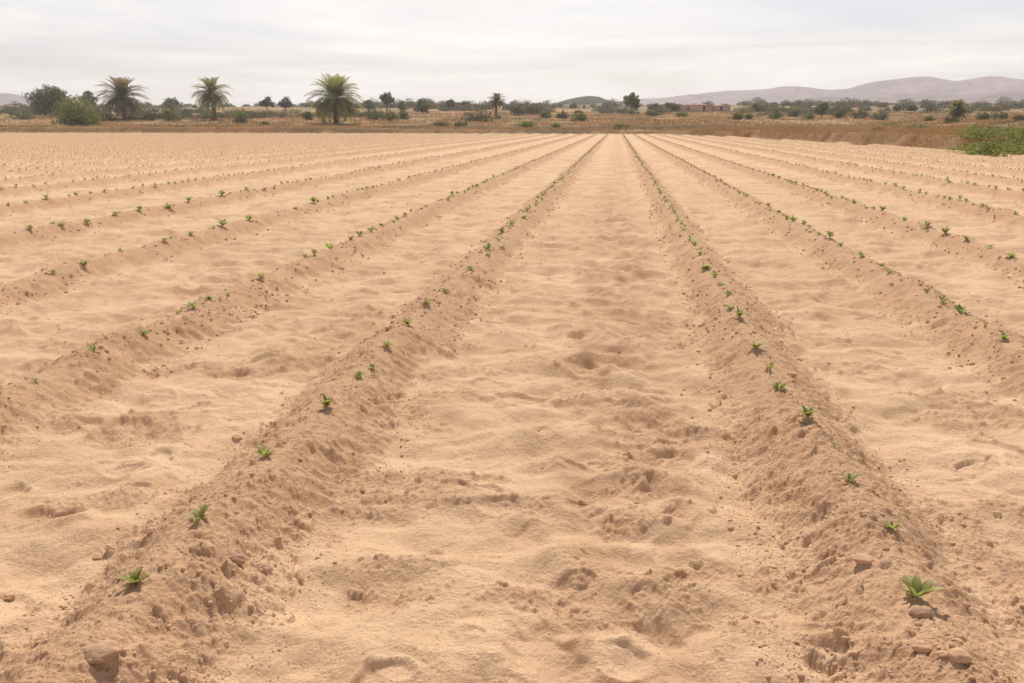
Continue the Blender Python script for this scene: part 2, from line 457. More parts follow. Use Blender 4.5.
# ------------------------------------------------------------------ seedlings
def leaf_blade(L, w, elev, az, curl, fold=.25, n=6):
    """one lance-shaped leaf with a folded midrib, arching outward"""
    t = np.linspace(0, 1, n)
    ang = elev - curl * t ** 1.4
    ds = L / (n - 1)
    x = np.concatenate([[0], np.cumsum(np.cos(ang[:-1]) * ds)]); z = np.concatenate([[0], np.cumsum(np.sin(ang[:-1]) * ds)])
    wd = w * np.array([.22, .62, 1.0, .92, .58, .04])[:n] if n == 6 else w * np.sin(np.pi * np.clip(t * .9 + .08, 0, 1))
    ca, sa = math.cos(az), math.sin(az)
    C = np.stack([x * ca, x * sa, z], 1)
    side = np.array([-sa, ca, 0]); upn = np.stack([-np.sin(ang) * ca, -np.sin(ang) * sa, np.cos(ang)], 1)
    Lf = C + side * wd[:, None] + upn * (wd * fold)[:, None]; Rf = C - side * wd[:, None] + upn * (wd * fold)[:, None]
    V = np.concatenate([Lf, C, Rf]); Q = []
    for k in range(n - 1): Q += [(k, k + 1, n + k + 1, n + k), (n + k, n + k + 1, 2 * n + k + 1, 2 * n + k)]
    return V, Q

def seedling_parts(seed, nl, size, upright):
    R = random.Random(seed); fo = Buf(); st = Buf()
    hub = np.array([0, 0, .006 * size / .1])
    for k in range(nl):
        az = k * 2.4 + R.uniform(-.4, .4); inner = k / nl
        el = math.radians(R.uniform(20, 46) + inner * 36 * upright)
        Lh = size * R.uniform(.42, .68) * (1 - .25 * inner)
        V, Q = leaf_blade(Lh, Lh * R.uniform(.15, .21), el, az, R.uniform(.2, .9))
        fo.add(V + hub + np.array([math.cos(az), math.sin(az), 0]) * .004, Q, None, R.random())
    st.tube([(0, 0, -.03), (0, 0, .004), (.001, 0, hub[2] + .006)], [.0035, .003, .002], 6, .5)
    for k in range(3):
        az = R.uniform(0, 6.28); st.tube([(0, 0, .004), (.012 * math.cos(az), .012 * math.sin(az), hub[2] + .008)], [.0022, .0014], 5, .2)
    return fo, st

PROTO = []
for s_, nl, up_ in ((1, 12, .9), (2, 11, .7), (3, 16, 1.0), (4, 8, .8), (5, 13, .6), (6, 10, 1.2), (7, 16, .8), (8, 7, .7)):
    fo, st = seedling_parts(s_, nl, .1, up_)
    root = empty('seedling', (0, 0, 0))
    fo.build('foliage', M['seedling'], root, True); st.build('stem', M['stem'], root, True)
    b = Buf(); b.V = fo.V + st.V; b.n = fo.n + st.n
    b.Q = list(fo.Q) + [q + fo.n for q in st.Q]; b.qt = fo.qt + st.qt
    one = b.build('seedling', M['seedling'], None, True)
    PROTO.append([root, one])

# px, py (foot of the plant), size in px, prototype, label
PICK = {
 -1: [(135, 583, 40, 0, 'bright green pointed seedling on the ridge above the large flat stone'),
      (197, 519, 32, 3, 'blunt-leafed green seedling on the left ridge between bare clods'),
      (260, 455, 28, 3, 'sparse yellowish seedling beside a small dark round clod on the left ridge'),
      (331, 410, 24, 2, 'full tufted green seedling on the crest of the left ridge, alone'),
      (360, 373, 17, 1, ''), (374, 363, 14, 5, ''), (388, 346, 17, 4, ''), (407, 327, 17, 2, ''), (428, 306, 17, 6, ''), (447, 292, 13, 4, ''), (472, 269, 15, 2, ''), (490, 252, 11, 1, '')],
 0: [(917, 592, 42, 4, 'broad-leafed bright green seedling just above the rounded pinkish stone'),
     (903, 527, 24, 5, 'small upright seedling casting a thin shadow on the right ridge'),
     (850, 486, 25, 3, 'thin pale seedling with narrow leaves on the crest of the right ridge'),
     (807, 423, 28, 2, 'bushy many-leafed seedling on the right ridge crest'),
     (987, 697, 34, 0, 'green seedling cut by the bottom edge of the photo at the right'),
     (778, 386, 20, 6, ''), (769, 368, 16, 3, ''), (752, 350, 22, 4, ''), (738, 317, 19, 2, ''), (727, 309, 15, 0, ''), (728, 297, 14, 1, ''), (721, 284, 13, 4, ''), (715, 276, 12, 6, ''), (704, 268, 16, 2, ''), (701, 255, 12, 1, ''), (695, 244, 11, 6, ''), (690, 238, 10, 0, '')],
 -2: [(37, 377, 16, 7, ''), (96, 352, 20, 1, ''), (148, 332, 18, 6, ''), (175, 312, 13, 3, ''), (192, 307, 17, 4, ''), (209, 301, 12, 2, ''), (227, 293, 12, 7, ''), (262, 279, 17, 1, ''), (302, 256, 13, 4, ''), (314, 255, 13, 2, ''), (329, 247, 16, 5, ''), (350, 239, 14, 0, '')],
 -3: [(56, 270, 12, 1, ''), (89, 263, 16, 2, ''), (114, 248, 14, 6, ''), (167, 241, 11, 4, ''), (193, 234, 14, 0, ''), (214, 228, 8, 3, ''), (224, 226, 15, 2, ''), (250, 219, 13, 6, ''), (295, 207, 9, 4, ''), (315, 202, 14, 2, '')],
 -4: [(31, 229, 14, 2, ''), (50, 224, 10, 7, ''), (65, 224, 13, 0, ''), (90, 220, 12, 6, ''), (118, 214, 13, 4, ''), (142, 210, 14, 1, ''), (171, 205, 15, 2, ''), (190, 201, 9, 5, ''), (223, 195, 14, 6, '')],
 1: [(1003, 337, 14, 6, ''), (984, 326, 12, 7, ''), (959, 312, 18, 2, ''), (943, 302, 16, 5, ''), (927, 292, 11, 3, ''), (889, 272, 13, 0, ''), (886, 266, 11, 4, ''), (862, 258, 15, 1, ''), (841, 246, 10, 6, ''), (829, 241, 13, 2, '')],
 2: [(1010, 254, 16, 0, ''), (990, 247, 12, 3, ''), (965, 239, 12, 4, ''), (944, 233, 14, 2, ''), (926, 227, 14, 6, ''), (904, 219, 11, 1, ''), (883, 211, 13, 2, '')],
}
ROWNAME = {-1: 'ridge just left of path', 0: 'ridge just right of path', -2: 'second ridge left of path', 1: 'second ridge right of path',
           -3: 'third ridge left of path', 2: 'third ridge right of path', -4: 'fourth ridge left of path', 3: 'fourth ridge right of path',
           -5: 'fifth ridge left of path', 4: 'fifth ridge right of path', -6: 'sixth ridge left of path', 5: 'sixth ridge right of path'}
ORD = 'first second third fourth fifth sixth seventh eighth ninth tenth eleventh twelfth thirteenth fourteenth fifteenth sixteenth seventeenth eighteenth nineteenth twentieth'.split()

plants = []                                           # x, y, size m, proto, row, label
def row_x(n): return ROWS_R[n] if n >= 0 else ROWS_L[-n - 1]
for n, L_ in PICK.items():
    for (px, py, sz, pr, lab) in L_:
        d = ray(px, py); t = (.165 - CH) / d[2]; x, y = d[0] * t, d[1] * t
        x += .35 * (row_x(n) - x)
        plants.append((x, y, sz * math.hypot(y, CH) / F * .92, pr, n, lab))
R = random.Random(3)
for n in range(-len(ROWS_L), len(ROWS_R)):
    x0 = row_x(n)
    ys = [p[1] for p in plants if p[4] == n]
    y = max(ys) if ys else 1.2
    while y < 149:
        far = math.hypot(x0, y) > 24
        y += R.uniform(.22, .34) if far else R.uniform(.26, .52)
        if R.random() < .06: continue
        x = x0 + R.gauss(0, .035)
        plants.append((x, y, R.choice((.09, .105, .12)) if far else R.choice((.09, .11, .13, .15, .13, .08)), R.randrange(8), n, ''))
arr = np.array([(p[0], p[1]) for p in plants])
so = outside(arr[:, 0], arr[:, 1]); u_, v_, dp = project(arr[:, 0], arr[:, 1], np.full(len(arr), .16))
okp = (so < -.9) & (dp > .5) & (u_ > -6) & (u_ < 1030) & (v_ < 700)
far_ok = (so < -.9) & (dp > .5) & (u_ > -260) & (u_ < 1280)
order = np.argsort(np.where(okp, dp / np.array([p[2] for p in plants]) , 1e9))
keep = [int(k) for k in order[:295] if okp[k]]
keepset = set(keep)
zz = land(arr[:, 0], arr[:, 1])[0]
byrow = {}
for k in keep: byrow.setdefault(plants[k][4], []).append(k)
LOOK = ('small fresh green', 'low spreading green', 'dense tufted green', 'small broad-leafed', 'flat rosette-like green', 'narrow upright green', 'leafy rounded green', 'weak little')
used = set()
for n, ks in byrow.items():
    ks.sort(key=lambda k: plants[k][1])
    for q, k in enumerate(ks):
        x, y, sz, pr, _, lab = plants[k]
        near = sz * F / math.hypot(y, CH) > 11
        src = PROTO[pr][0 if near else 1]
        loc = (x, y, zz[k] - .004); sc = sz / .1 * (1.0 if near else 1.05)
        if src.name not in used:
            used.add(src.name); o = src; o.location = loc; o.rotation_euler = (R.gauss(0, .07), R.gauss(0, .07), R.uniform(0, 6.28)); o.scale = (sc, sc, sc * R.uniform(.9, 1.2))
        else:
            o = copy_thing(src, loc, R.uniform(0, 6.28), (sc, sc, sc * R.uniform(.95, 1.2)) if lab else (sc * R.uniform(.85, 1.15), sc * R.uniform(.85, 1.15), sc * R.uniform(.75, 1.3))); o.rotation_euler[0] = R.gauss(0, .05 if lab else .12); o.rotation_euler[1] = R.gauss(0, .05 if lab else .12)
        where = ROWNAME.get(n, 'the outer ridges of the field')
        if not lab:
            if q < 20 and n in ROWNAME and y < 16:
                lab = f'{LOOK[pr]} seedling, {ORD[q]} from front on {where}'
            else:
                lab = f'tiny green seedling far along {where}'
        tag(o, lab, 'seedling', 'seedlings planted along the ridges')
for pr in PROTO:                                      # drop prototypes nothing used
    for o in pr:
        if o.name not in used:
            for c in list(o.children): bpy.data.objects.remove(c)
            bpy.data.objects.remove(o)
# the rest, too many and too small to count
fb = Buf(); RR = random.Random(8)
for k, p in enumerate(plants):
    if k in keepset or not far_ok[k]: continue
    c = np.array([p[0], p[1], zz[k]])
    for q in range(5 if dp[k] < 60 else 4):
        az = RR.uniform(0, 6.28); V, Q = leaf_blade(p[2] * RR.uniform(.45, .75), p[2] * .11, math.radians(RR.uniform(15, 75)), az, .5, .25, 3)
        fb.add(V + c, Q, None, RR.random())
tag(fb.build('seedlings', M['farling']), 'countless tiny green seedlings along the distant rows', kind='stuff')

# a stray sprout between two seedlings of the right ridge
fo, st = seedling_parts(31, 3, .05, .6)
p, _ = at(833, 447); o = empty('weed_sprout', p); fo.build('foliage', M['seedling'], o, True); st.build('stem', M['stem'], o, True)
tag(o, 'tiny pale sprout on the right ridge between two larger seedlings', 'sprout')
p, _ = at(529, 661)

# ------------------------------------------------------------------ stones and clods
def rock_mesh(seed, sub=3, rough=.16, flat=.6):
    import bmesh
    bm = bmesh.new(); bmesh.ops.create_icosphere(bm, subdivisions=sub, radius=1)
    V = np.array([v.co[:] for v in bm.verts]); Fc = np.array([[v.index for v in f.verts] for f in bm.faces]); bm.free()
    n = 0
    for a, sc in ((1.0, 1.1), (.5, 2.4), (.25, 5.0)):
        n = n + a * (pn(V[:, 0] * sc + seed * 3.1, V[:, 1] * sc + V[:, 2] * sc * .7, seed) + pn(V[:, 1] * sc + 7, V[:, 2] * sc + seed, seed + 3))
    V = V * (1 + rough * n)[:, None]; V[:, 2] *= flat
    return V, Fc

STONES = [  # px, py (centre), width px, height/width, flatness, label
 (99, 660, 38, .62, .46, 'large flat sandy stone lying at the bottom left'),
 (235, 558, 19, .9, .75, 'rounded brown stone on the flank below the second seedling from the front'),
 (282, 441, 11, .9, .8, 'small dark round clod beside the sparse yellowish seedling'),
 (922, 612, 21, .8, .6, 'rounded pinkish stone just below the broad-leafed seedling'),
 (923, 648, 18, .8, .7, 'brown clod at the left of the heap of clods, bottom right'),
 (945, 633, 12, .8, .6, 'small reddish clod at the top of the clod heap, bottom right'),
 (960, 661, 19, .8, .7, 'biggest rough clod of the heap at the bottom right'),
 (943, 655, 12, .9, .7, 'little crumbly clod in the middle of the clod heap'),
 (958, 642, 12, .8, .6, 'pale lumpy clod at the upper right of the clod heap'),
 (965, 608, 11, .9, .7, 'lone brown clod to the right of the pinkish stone'),
 (864, 563, 20, .6, .5, 'wide low clod on the flank left of the broad-leafed seedling'),
 (151, 532, 14, .7, .6, 'angular reddish clod left of the second seedling from the front'),
 (98, 559, 12, .7, .6, 'low clod at the left behind the frontmost left seedling'),
 (110, 547, 15, .7, .6, 'pale rounded clod at the left behind the frontmost left seedling'),
 (236, 438, 11, .8, .7, 'small clod left of the sparse yellowish seedling'),
 (335, 417 - 38, 9, .7, .6, 'reddish clod beside the ridge crest behind the full tufted seedling'),
 (9, 600, 12, .8, .6, 'brown clod at the left edge of the photo'),
 (636, 502, 8, .7, .6, 'small lone clod on the sandy central path'),
 (792, 372, 12, .7, .6, 'reddish clod right of the seedlings on the right ridge'),
 (866, 512, 15, .6, .6, 'long lumpy clod on the left flank of the right ridge'),
]
for k, (px, py, w, hw_, fl, lab) in enumerate(STONES):
    p, t = at(px, py + w * .2)
    V, Fc = rock_mesh(100 + k, 4, .13 if w > 16 else .2, 1.0)
    sx = w * math.hypot(t, CH) / F / 2 * (.92 if w > 16 else .74)
    V = V * np.array([sx, sx * .8, sx * fl * .85])
    mid = 'stone' if 'stone' in lab else 'clod'
    o = mesh(mid if mid == 'stone' else 'soil_clod', V, Fc, M[mid], None, None, True)
    o.location = (p[0], p[1] + sx * .3, float(np.median([land1(p[0] + sx * .75 * math.cos(q), p[1] + sx * .3 + sx * .6 * math.sin(q)) for q in np.arange(0, 6.2, .5)])) + sx * fl * (.08 if w > 30 else .36 if w > 16 else .22)); o.rotation_euler = (R.uniform(-.15, .15), R.uniform(-.15, .15), R.uniform(-.3, .3))
    tag(o, lab, mid)

# crumbs of earth strewn over the ridges: nobody could count them
def crumbs():
    protos = [rock_mesh(200 + k, 1, .5, .7) for k in range(6)]
    n = 110000
    r = 1.8 + 9.5 * rng.random(n) ** 1.5; a = rng.uniform(-.72, .72, n) - PS
    x = r * np.sin(a); y = r * np.cos(a)
    d, _ = row_off(x, y)
    pr = np.where(np.abs(d) < .47, 0.62, .008) * (.25 + .7 * ss(-.2, .4, pn(x * 2.3, y * 2.3, 13)))
    k = rng.random(n) < pr; x, y = x[k], y[k]
    sz = .0016 + .0085 * rng.random(len(x)) ** 14 + .0022 * rng.random(len(x))
    z = land(x, y)[0]
    b = Buf()
    pi = rng.integers(0, 6, len(x)); an = rng.uniform(0, 6.28, len(x))
    for q in range(6):
        m = pi == q; V, Fc = protos[q]; nv = len(V)
        c, s = np.cos(an[m]), np.sin(an[m])
        W = np.stack([V[None, :, 0] * c[:, None] - V[None, :, 1] * s[:, None], V[None, :, 0] * s[:, None] + V[None, :, 1] * c[:, None], np.broadcast_to(V[None, :, 2], (m.sum(), nv))], -1)
        W = W * sz[m][:, None, None] + np.stack([x[m], y[m], z[m] + sz[m] * .15], -1)[:, None]
        T = (np.arange(m.sum()) * nv)[:, None, None] + Fc[None]
        b.add(W.reshape(-1, 3), None, T.reshape(-1, 3), 0)
    # lumps big enough to be seen further off
    import bmesh
    protos = [rock_mesh(230 + k, 1, .38, .85) for k in range(4)]
    n = 150000
    r = 5.6 + 34 * rng.random(n) ** 1.35; a = rng.uniform(-.72, .72, n) - PS
    x = r * np.sin(a); y = r * np.cos(a); d, _ = row_off(x, y)
    pr = np.where(np.abs(d) < .36, .62, .035) * (.25 + .75 * ss(-.2, .3, pn(x * 1.9, y * 1.9, 13)))
    k = (rng.random(n) < pr) & (outside(x, y) < -1); x, y, r, d = x[k], y[k], r[k], d[k]
    sz = (.0048 + .017 * rng.random(len(x)) ** 4) * np.clip(.6 + r / 30, .7, 1.2) * np.where(np.abs(d) < .36, 1, .7)
    z = land(x, y)[0]; pi = rng.integers(0, 4, len(x)); an = rng.uniform(0, 6.28, len(x))
    for q in range(4):
        m = pi == q; V, Fc = protos[q]; nv = len(V); c, s = np.cos(an[m]), np.sin(an[m])
        W = np.stack([V[None, :, 0] * c[:, None] - V[None, :, 1] * s[:, None], V[None, :, 0] * s[:, None] + V[None, :, 1] * c[:, None], np.broadcast_to(V[None, :, 2], (m.sum(), nv))], -1)
        W = W * sz[m][:, None, None] + np.stack([x[m], y[m], z[m] + sz[m] * .1], -1)[:, None]
        b.add(W.reshape(-1, 3), None, ((np.arange(m.sum()) * nv)[:, None, None] + Fc[None]).reshape(-1, 3), 0)
    o = b.build('soil_crumbs', M['clod']); tag(o, 'crumbs of dry earth strewn over the ridges', kind='stuff')
crumbs()

# ------------------------------------------------------------------ trees
def leaf_quads(C, N_, size, asp=.5):
    """random quads at points C, roughly facing N_"""
    n = len(C)
    u = rng.normal(size=(n, 3)); u /= np.linalg.norm(u, axis=1)[:, None]
    w = np.cross(u, N_ + .8 * rng.normal(size=(n, 3))); w /= np.linalg.norm(w, axis=1)[:, None] + 1e-9
    s = (size * rng.uniform(.6, 1.3, n))[:, None]
    V = np.stack([C - u * s, C + w * s * asp, C + u * s, C - w * s * asp], 1).reshape(-1, 3)
    return V, np.arange(4 * n).reshape(-1, 4)

def foliage(lobes, n, size, asp=.5, gap=.1, seed=0, low=None):
    """leaf clumps through the volume of several lobes"""
    b = Buf()
    vol = np.array([l[3] * l[4] * l[5] for l in lobes]) ** .75; vol = vol / vol.sum()
    for l, f in zip(lobes, vol):
        nc = max(8, int(n * f / 18))
        d = rng.normal(size=(nc, 3)); d /= np.linalg.norm(d, axis=1)[:, None]
        rad = rng.uniform(.2, 1.08, nc) ** .55
        lump = 1 + .24 * pn(d[:, 0] * 1.7 + l[0], d[:, 1] * 1.7 + d[:, 2] * 1.3 + seed, 300 + seed)
        cc = d * (rad * lump)[:, None] * np.array(l[3:6]) + np.array(l[:3])
        cl = max(size * 1.6, min(l[3:6]) * .22)
        P = (cc[:, None] + rng.normal(size=(nc, 18, 3)) * cl * .55).reshape(-1, 3)
        tn = np.repeat(np.clip(.5 + .3 * rng.normal(size=nc), 0, 1), 18) + .15 * rng.normal(size=nc * 18)
        N_ = P - np.array(l[:3]); N_ /= np.linalg.norm(N_, axis=1)[:, None] + 1e-9
        if low is not None: k = P[:, 2] > low; P, tn, N_ = P[k], tn[k], N_[k]
        V, Q = leaf_quads(P, N_, np.full(len(P), size), asp)
        b.add(V, Q, None, np.clip(tn, 0, 1))
    return b

def limb(b, p0, p1, r0, r1, sag=.1, n=5):
    p0 = np.array(p0, float); p1 = np.array(p1, float); L = np.linalg.norm(p1 - p0)
    t = np.linspace(0, 1, n)[:, None]
    P = p0 + (p1 - p0) * t + np.sin(np.pi * t) * rng.normal(size=3) * L * sag
    b.tube(P, np.linspace(r0, r1, n), 6, 0, True, .06)

def make_tree(name, H, W, mat, seed, trunk=.4, flat=.75, n=2600, leaf=.2, lobes_n=6, airy=False):
    """trunk with limbs, crown of several uneven lobes; H, W in metres"""
    R = random.Random(seed); o = empty(name, (0, 0, 0)); tb = Buf(); lobes = []
    th = H * trunk; cz = th + (H - th) * .5
    lean = R.uniform(-.05, .05) * H
    limb(tb, (0, 0, -.5), (lean, 0, th), H * .035 + .05, H * .022 + .03, .03)
    for k in range(lobes_n):
        a = k * 2.4 + R.uniform(-.5, .5); rr = W * .5 * (R.uniform(.35, .72) if k else .1)
        lr = W * R.uniform(.16, .27) if k else W * .27
        z = cz + ((H - th) * R.uniform(-.36, .06) if k else (H - th) * .2)
        lz = min(lr * flat, (H - th) * .42)
        z = min(z, H - lz * R.uniform(.9, 1.5) if k else H - lz)
        c = (lean + rr * math.cos(a), rr * math.sin(a), z)
        lobes.append((*c, lr, lr, lz)); limb(tb, (lean, 0, th * R.uniform(.75, 1)), c, H * .016 + .03, .02)
    tb.build('trunk', M['bark'], o)
    foliage(lobes, n, leaf, .55, seed=seed).build('crown', M[mat], o)
    return o

def make_bush(name, H, W, mat, seed, n=1800, leaf=.17, wispy=False):
    R = random.Random(seed); o = empty(name, (0, 0, 0)); sb = Buf(); lobes = []
    for k in range(6):
        a = k * 2.4 + R.uniform(-.5, .5); rr = W * .5 * R.uniform(.25, .62) * (k > 0)
        hh = H * (R.uniform(.55, .85) if k else 1)
        lobes.append((rr * math.cos(a), rr * math.sin(a), hh * .48, W * R.uniform(.2, .3), W * R.uniform(.2, .3), hh * .5))
        limb(sb, (rr * .3 * math.cos(a), rr * .3 * math.sin(a), -.3), (rr * math.cos(a), rr * math.sin(a), hh * .8), .06, .015)
    f = foliage(lobes, n, leaf, .4, seed=seed, low=.03)
    if wispy:                                          # long upright shoots out of the top
        for k in range(170):
            l = lobes[R.randrange(6)]; a = R.uniform(0, 6.28); q = R.random() ** .5
            p0 = np.array([l[0] + q * l[3] * math.cos(a), l[1] + q * l[4] * math.sin(a), l[2] + l[5] * (1 - q * q) ** .5 * .75])
            p1 = p0 + np.array([R.gauss(0, .3), R.gauss(0, .3), R.uniform(.35, 1.0)]) * H * .2
            for t in np.linspace(0, 1, 9):
                V, Q = leaf_quads((p0 + (p1 - p0) * t)[None] + rng.normal(size=(2, 3)) * .06, np.array([[0, 0, 1.]] * 2), np.full(2, leaf * .8), .35)
                f.add(V, Q, None, R.uniform(.4, 1))
    sb.build('stem', M['bark'], o); f.build('foliage', M[mat], o)
    return o

def frond(b, base, az, elev, L, droop, lw, npair=26, tint=.5, R=random):
    n = 12; t = np.linspace(0, 1, n)
    ang = elev - droop * t ** 1.25
    ds = L / (n - 1)
    x = np.concatenate([[0], np.cumsum(np.cos(ang[:-1]) * ds)]); z = np.concatenate([[0], np.cumsum(np.sin(ang[:-1]) * ds)])
    ca, sa = math.cos(az), math.sin(az); tw = R.uniform(-.25, .25)
    yb = tw * L * t ** 2 * .4
    P = np.stack([x * ca - yb * sa, x * sa + yb * ca, z], 1) + np.array(base)
    b.tube(P, np.linspace(.045, .012, n), 4, min(1, tint + .2), False)
    ti = np.linspace(.14, .99, npair)
    C = np.stack([np.interp(ti, t, P[:, k]) for k in range(3)], 1)
    T = np.stack([np.interp(ti, t, np.gradient(P[:, k])) for k in range(3)], 1); T /= np.linalg.norm(T, axis=1)[:, None]
    side = np.cross(T, [0, 0, 1.]); side /= np.linalg.norm(side, axis=1)[:, None] + 1e-9
    U = np.cross(side, T)
    ll = lw * np.sin(np.pi * np.clip(ti * .86 + .12, 0, 1)) ** .7
    for sgn in (-1, 1):
        D = side * sgn * .8 + T * .62 + U * .30 + rng.normal(size=(npair, 3)) * .10
        D[:, 2] -= .10
        E = C + D * ll[:, None]; wv = T * .075
        V = np.stack([C - wv, C + wv, E + wv * .25, E - wv * .25], 1).reshape(-1, 3)
        b.add(V, np.arange(4 * npair).reshape(-1, 4), None, np.clip(tint + .2 * rng.normal(size=npair), 0, 1.9))

def make_palm(name, trunk_h, L, seed, nf=64, skirt=26, rad=.32, bend=.3, dates=True, lowest=-35, stub=True):
    R = random.Random(seed); o = empty(name, (0, 0, 0))
    tb = Buf(); t = np.linspace(0, 1, 16)
    P = np.stack([bend * t ** 1.6, .1 * t, -0.4 + (trunk_h + .4) * t], 1)
    rr = rad * (1.25 - .35 * t) * (1 + .07 * (np.arange(16) % 2)); rr[0] *= 1.35
    tb.tube(P, rr, 10, 0, True, .05); top = P[-1]
    if stub:                                           # old leaf bases below the crown
        for k in range(46):
            a = R.uniform(0, 6.28); zk = trunk_h * R.uniform(.35, 1); q = zk / trunk_h
            c = np.array([bend * q ** 1.6 + rad * math.cos(a) * .9, .1 * q + rad * math.sin(a) * .9, zk])
            tb.tube([c, c + np.array([math.cos(a) * .16, math.sin(a) * .16, .26])], [.07, .03], 4, 0)
    tb.build('trunk', M['ptrunk'], o)
    b = Buf()
    for k in range(nf):
        q = (k + .5) / nf
        el = math.radians(86 - (86 - lowest) * q ** 1.05 + R.uniform(-7, 7)); az = k * 2.39996 + R.uniform(-.2, .2)
        frond(b, top + np.array([math.cos(az) * .16, math.sin(az) * .16, .15 * (1 - q)]), az, el, L * R.uniform(.9, 1.12) * (.72 + .28 * min(1, q * 2.5)), R.uniform(.8, 1.5) * (1.1 if q > .2 else .6), L * .19,
              30, .35 + .35 * R.random() + (.5 if q > .8 and R.random() < .5 else 0), R)
    b.build('crown', M['palm'], o)
    if skirt:
        b = Buf()
        for k in range(skirt):
            az = k * 2.39996 + R.uniform(-.3, .3)
            frond(b, top + np.array([math.cos(az) * .18, math.sin(az) * .18, -.25]), az, math.radians(R.uniform(-34, 14)), L * R.uniform(.55, .80), R.uniform(.7, 1.3), L * .16, 22, R.random(), R)
        b.build('dry_fronds', M['skirt'], o)
    if dates:
        for k in range(9):
            b = Buf(); az = R.uniform(0, 6.28); p = top + np.array([math.cos(az) * .55, math.sin(az) * .55, -.05])
            b.tube([top + np.array([0, 0, .2]), p + np.array([0, 0, .2]), p + np.array([math.cos(az) * .2, math.sin(az) * .2, -.35])], [.03, .03, .03], 5, 1)
            c = p + np.array([math.cos(az) * .25, math.sin(az) * .25, -.6]) + rng.normal(size=(90, 3)) * np.array([.14, .14, .28])
            V, Q = leaf_quads(c, rng.normal(size=(90, 3)), np.full(90, .07), .8); b.add(V, Q, None, R.random())
            b.build('date_bunch', M['dates'], o)
    return o

def set_at(o, px, py, sink=.05, rz=0, sc=1.0):
    p, t = at(px, py); o.location = (p[0], p[1], p[2] - sink); o.rotation_euler = (0, 0, rz)
    if sc != 1.0: o.scale = sc if hasattr(sc, '__len__') else (sc,) * 3
    return t

def px_m(px, py): return float((at(px, py)[0] - np.array([0, 0, CH])) @ fw) / F

# the three big date palms, one slender far one
for px, py, hpx, rpx, nf, sk, lab, seed, kw in (
    (336, 124.5, 47, 27, 100, 26, 'largest date palm with a broad full crown and hanging skirt', 4, dict(rad=.46, bend=.15)),
    (125, 120, 41, 23.5, 92, 26, 'date palm behind the left bushes with a wide drooping brown skirt', 5, dict(rad=.42, bend=-.2)),
    (215, 120, 41, 18.5, 74, 10, 'slim date palm with a tall clear trunk and open feathery crown', 6, dict(rad=.40, bend=-.5, lowest=-48))):
    k = px_m(px, py); L = rpx * k * 1.12
    heart = (hpx - rpx * .82) * k
    o = make_palm('date_palm', heart, L, seed, nf, sk, dates=(seed == 4), **kw); set_at(o, px, py, 0)
    tag(o, lab, 'palm tree', 'date palms along the field edge')
k = px_m(496, 117); o = make_palm('date_palm', 15.5 * k, 10.5 * k, 7, 44, 8, rad=.34, dates=False, bend=.2, lowest=-40); set_at(o, 496, 117, 0)
tag(o, 'small distant date palm with a thin trunk, standing alone mid-field', 'palm tree', 'date palms along the field edge')
k = px_m(955, 121); o = make_palm('date_palm', 10 * k, 12 * k, 9, 46, 6, rad=.4, dates=False, bend=.2, lowest=-25); set_at(o, 955, 121, 0)
tag(o, 'spiky grey-green palm before the hills, growing out of a dark bush', 'palm tree', 'date palms along the field edge')

# trees: px, base y, height px, width px, foliage, trunk share, label
TREES = [
 (52, 117.5, 31, 46, 'dark', .18, 'dense dark round tree behind the big bush at far left'),
 (90, 114, 22.5, 18, 'grey', .35, 'grey-green round tree between the dark tree and the first palm'),
 (172, 111, 13, 17, 'dark', .3, 'small dark tree between the first and second big palms'),
 (268, 113, 15.5, 14, 'grey', .4, 'thin greyish tree, left of the pair between second and third palm'),
 (286, 112.5, 14.5, 15, 'grey', .4, 'thin greyish tree, right of the pair between second and third palm'),
 (387, 112, 19.5, 18, 'grey', .45, 'spreading airy tree just right of the largest palm'),
 (368, 109, 8.5, 13, 'grey', .3, 'low grey tree touching the right side of the largest palm'),
 (402, 111, 10, 12, 'dark', .3, 'small dark tree to the right of the spreading airy tree'),
 (422, 114, 15, 19, 'dark', .15, 'dark bushy tree alone between the airy tree and the small palm'),
 (451, 110, 10, 11, 'grey', .3, 'small round tree on the horizon left of the small palm'),
 (467, 109.5, 8, 11, 'dark', .2, 'low dark tree on the horizon beside the small palm'),
 (632, 115.5, 21.5, 19, 'dark', .42, 'lone round-crowned tree with a clear trunk above the central path'),
 (655, 112, 8.5, 13, 'dark', .25, 'low round tree right of the lone round-crowned tree'),
 (672, 112, 9.5, 16, 'dark', .25, 'low wide tree at the left end of the pink farm building'),
 (755, 112, 8.5, 11, 'dark', .25, 'small dark tree right of the pink farm building'),
 (768, 112, 7, 11, 'grey', .25, 'small greyish tree below the lowest hill'),
 (821, 118, 16, 14.5, 'grey', .3, 'upright round tree standing alone before the hills'),
 (897, 112, 7, 8, 'dark', .3, 'tiny dark tree left of the flat-topped tree before the hills'),
 (911, 114, 8, 10, 'dark', .55, 'small flat-topped tree like an umbrella before the hills'),
 (14, 107, 6, 7, 'dark', .25, 'tiny dark tree at the far left edge under the blue hill'),
 (930, 112, 7, 10, 'grey', .25, 'small greyish tree left of the spiky palm'),
 (574, 109, 5.5, 5, 'dark', .25, 'tiny dark tree before the long pale shed under the hillock'),
]
for i, (px, py, h, w, mat, tr, lab) in enumerate(TREES):
    k = px_m(px, py)
    o = make_tree('tree', h * k, w * k, mat, 40 + i, tr, .8 if 'flat-topped' not in lab else .3, int((1000 + 30 * h * w / 6) * (1.8 if w > 40 else 1)), max(.12, .8 * k), 7)
    set_at(o, px, py, .1, 0); tag(o, lab, 'tree', 'trees beyond the field')

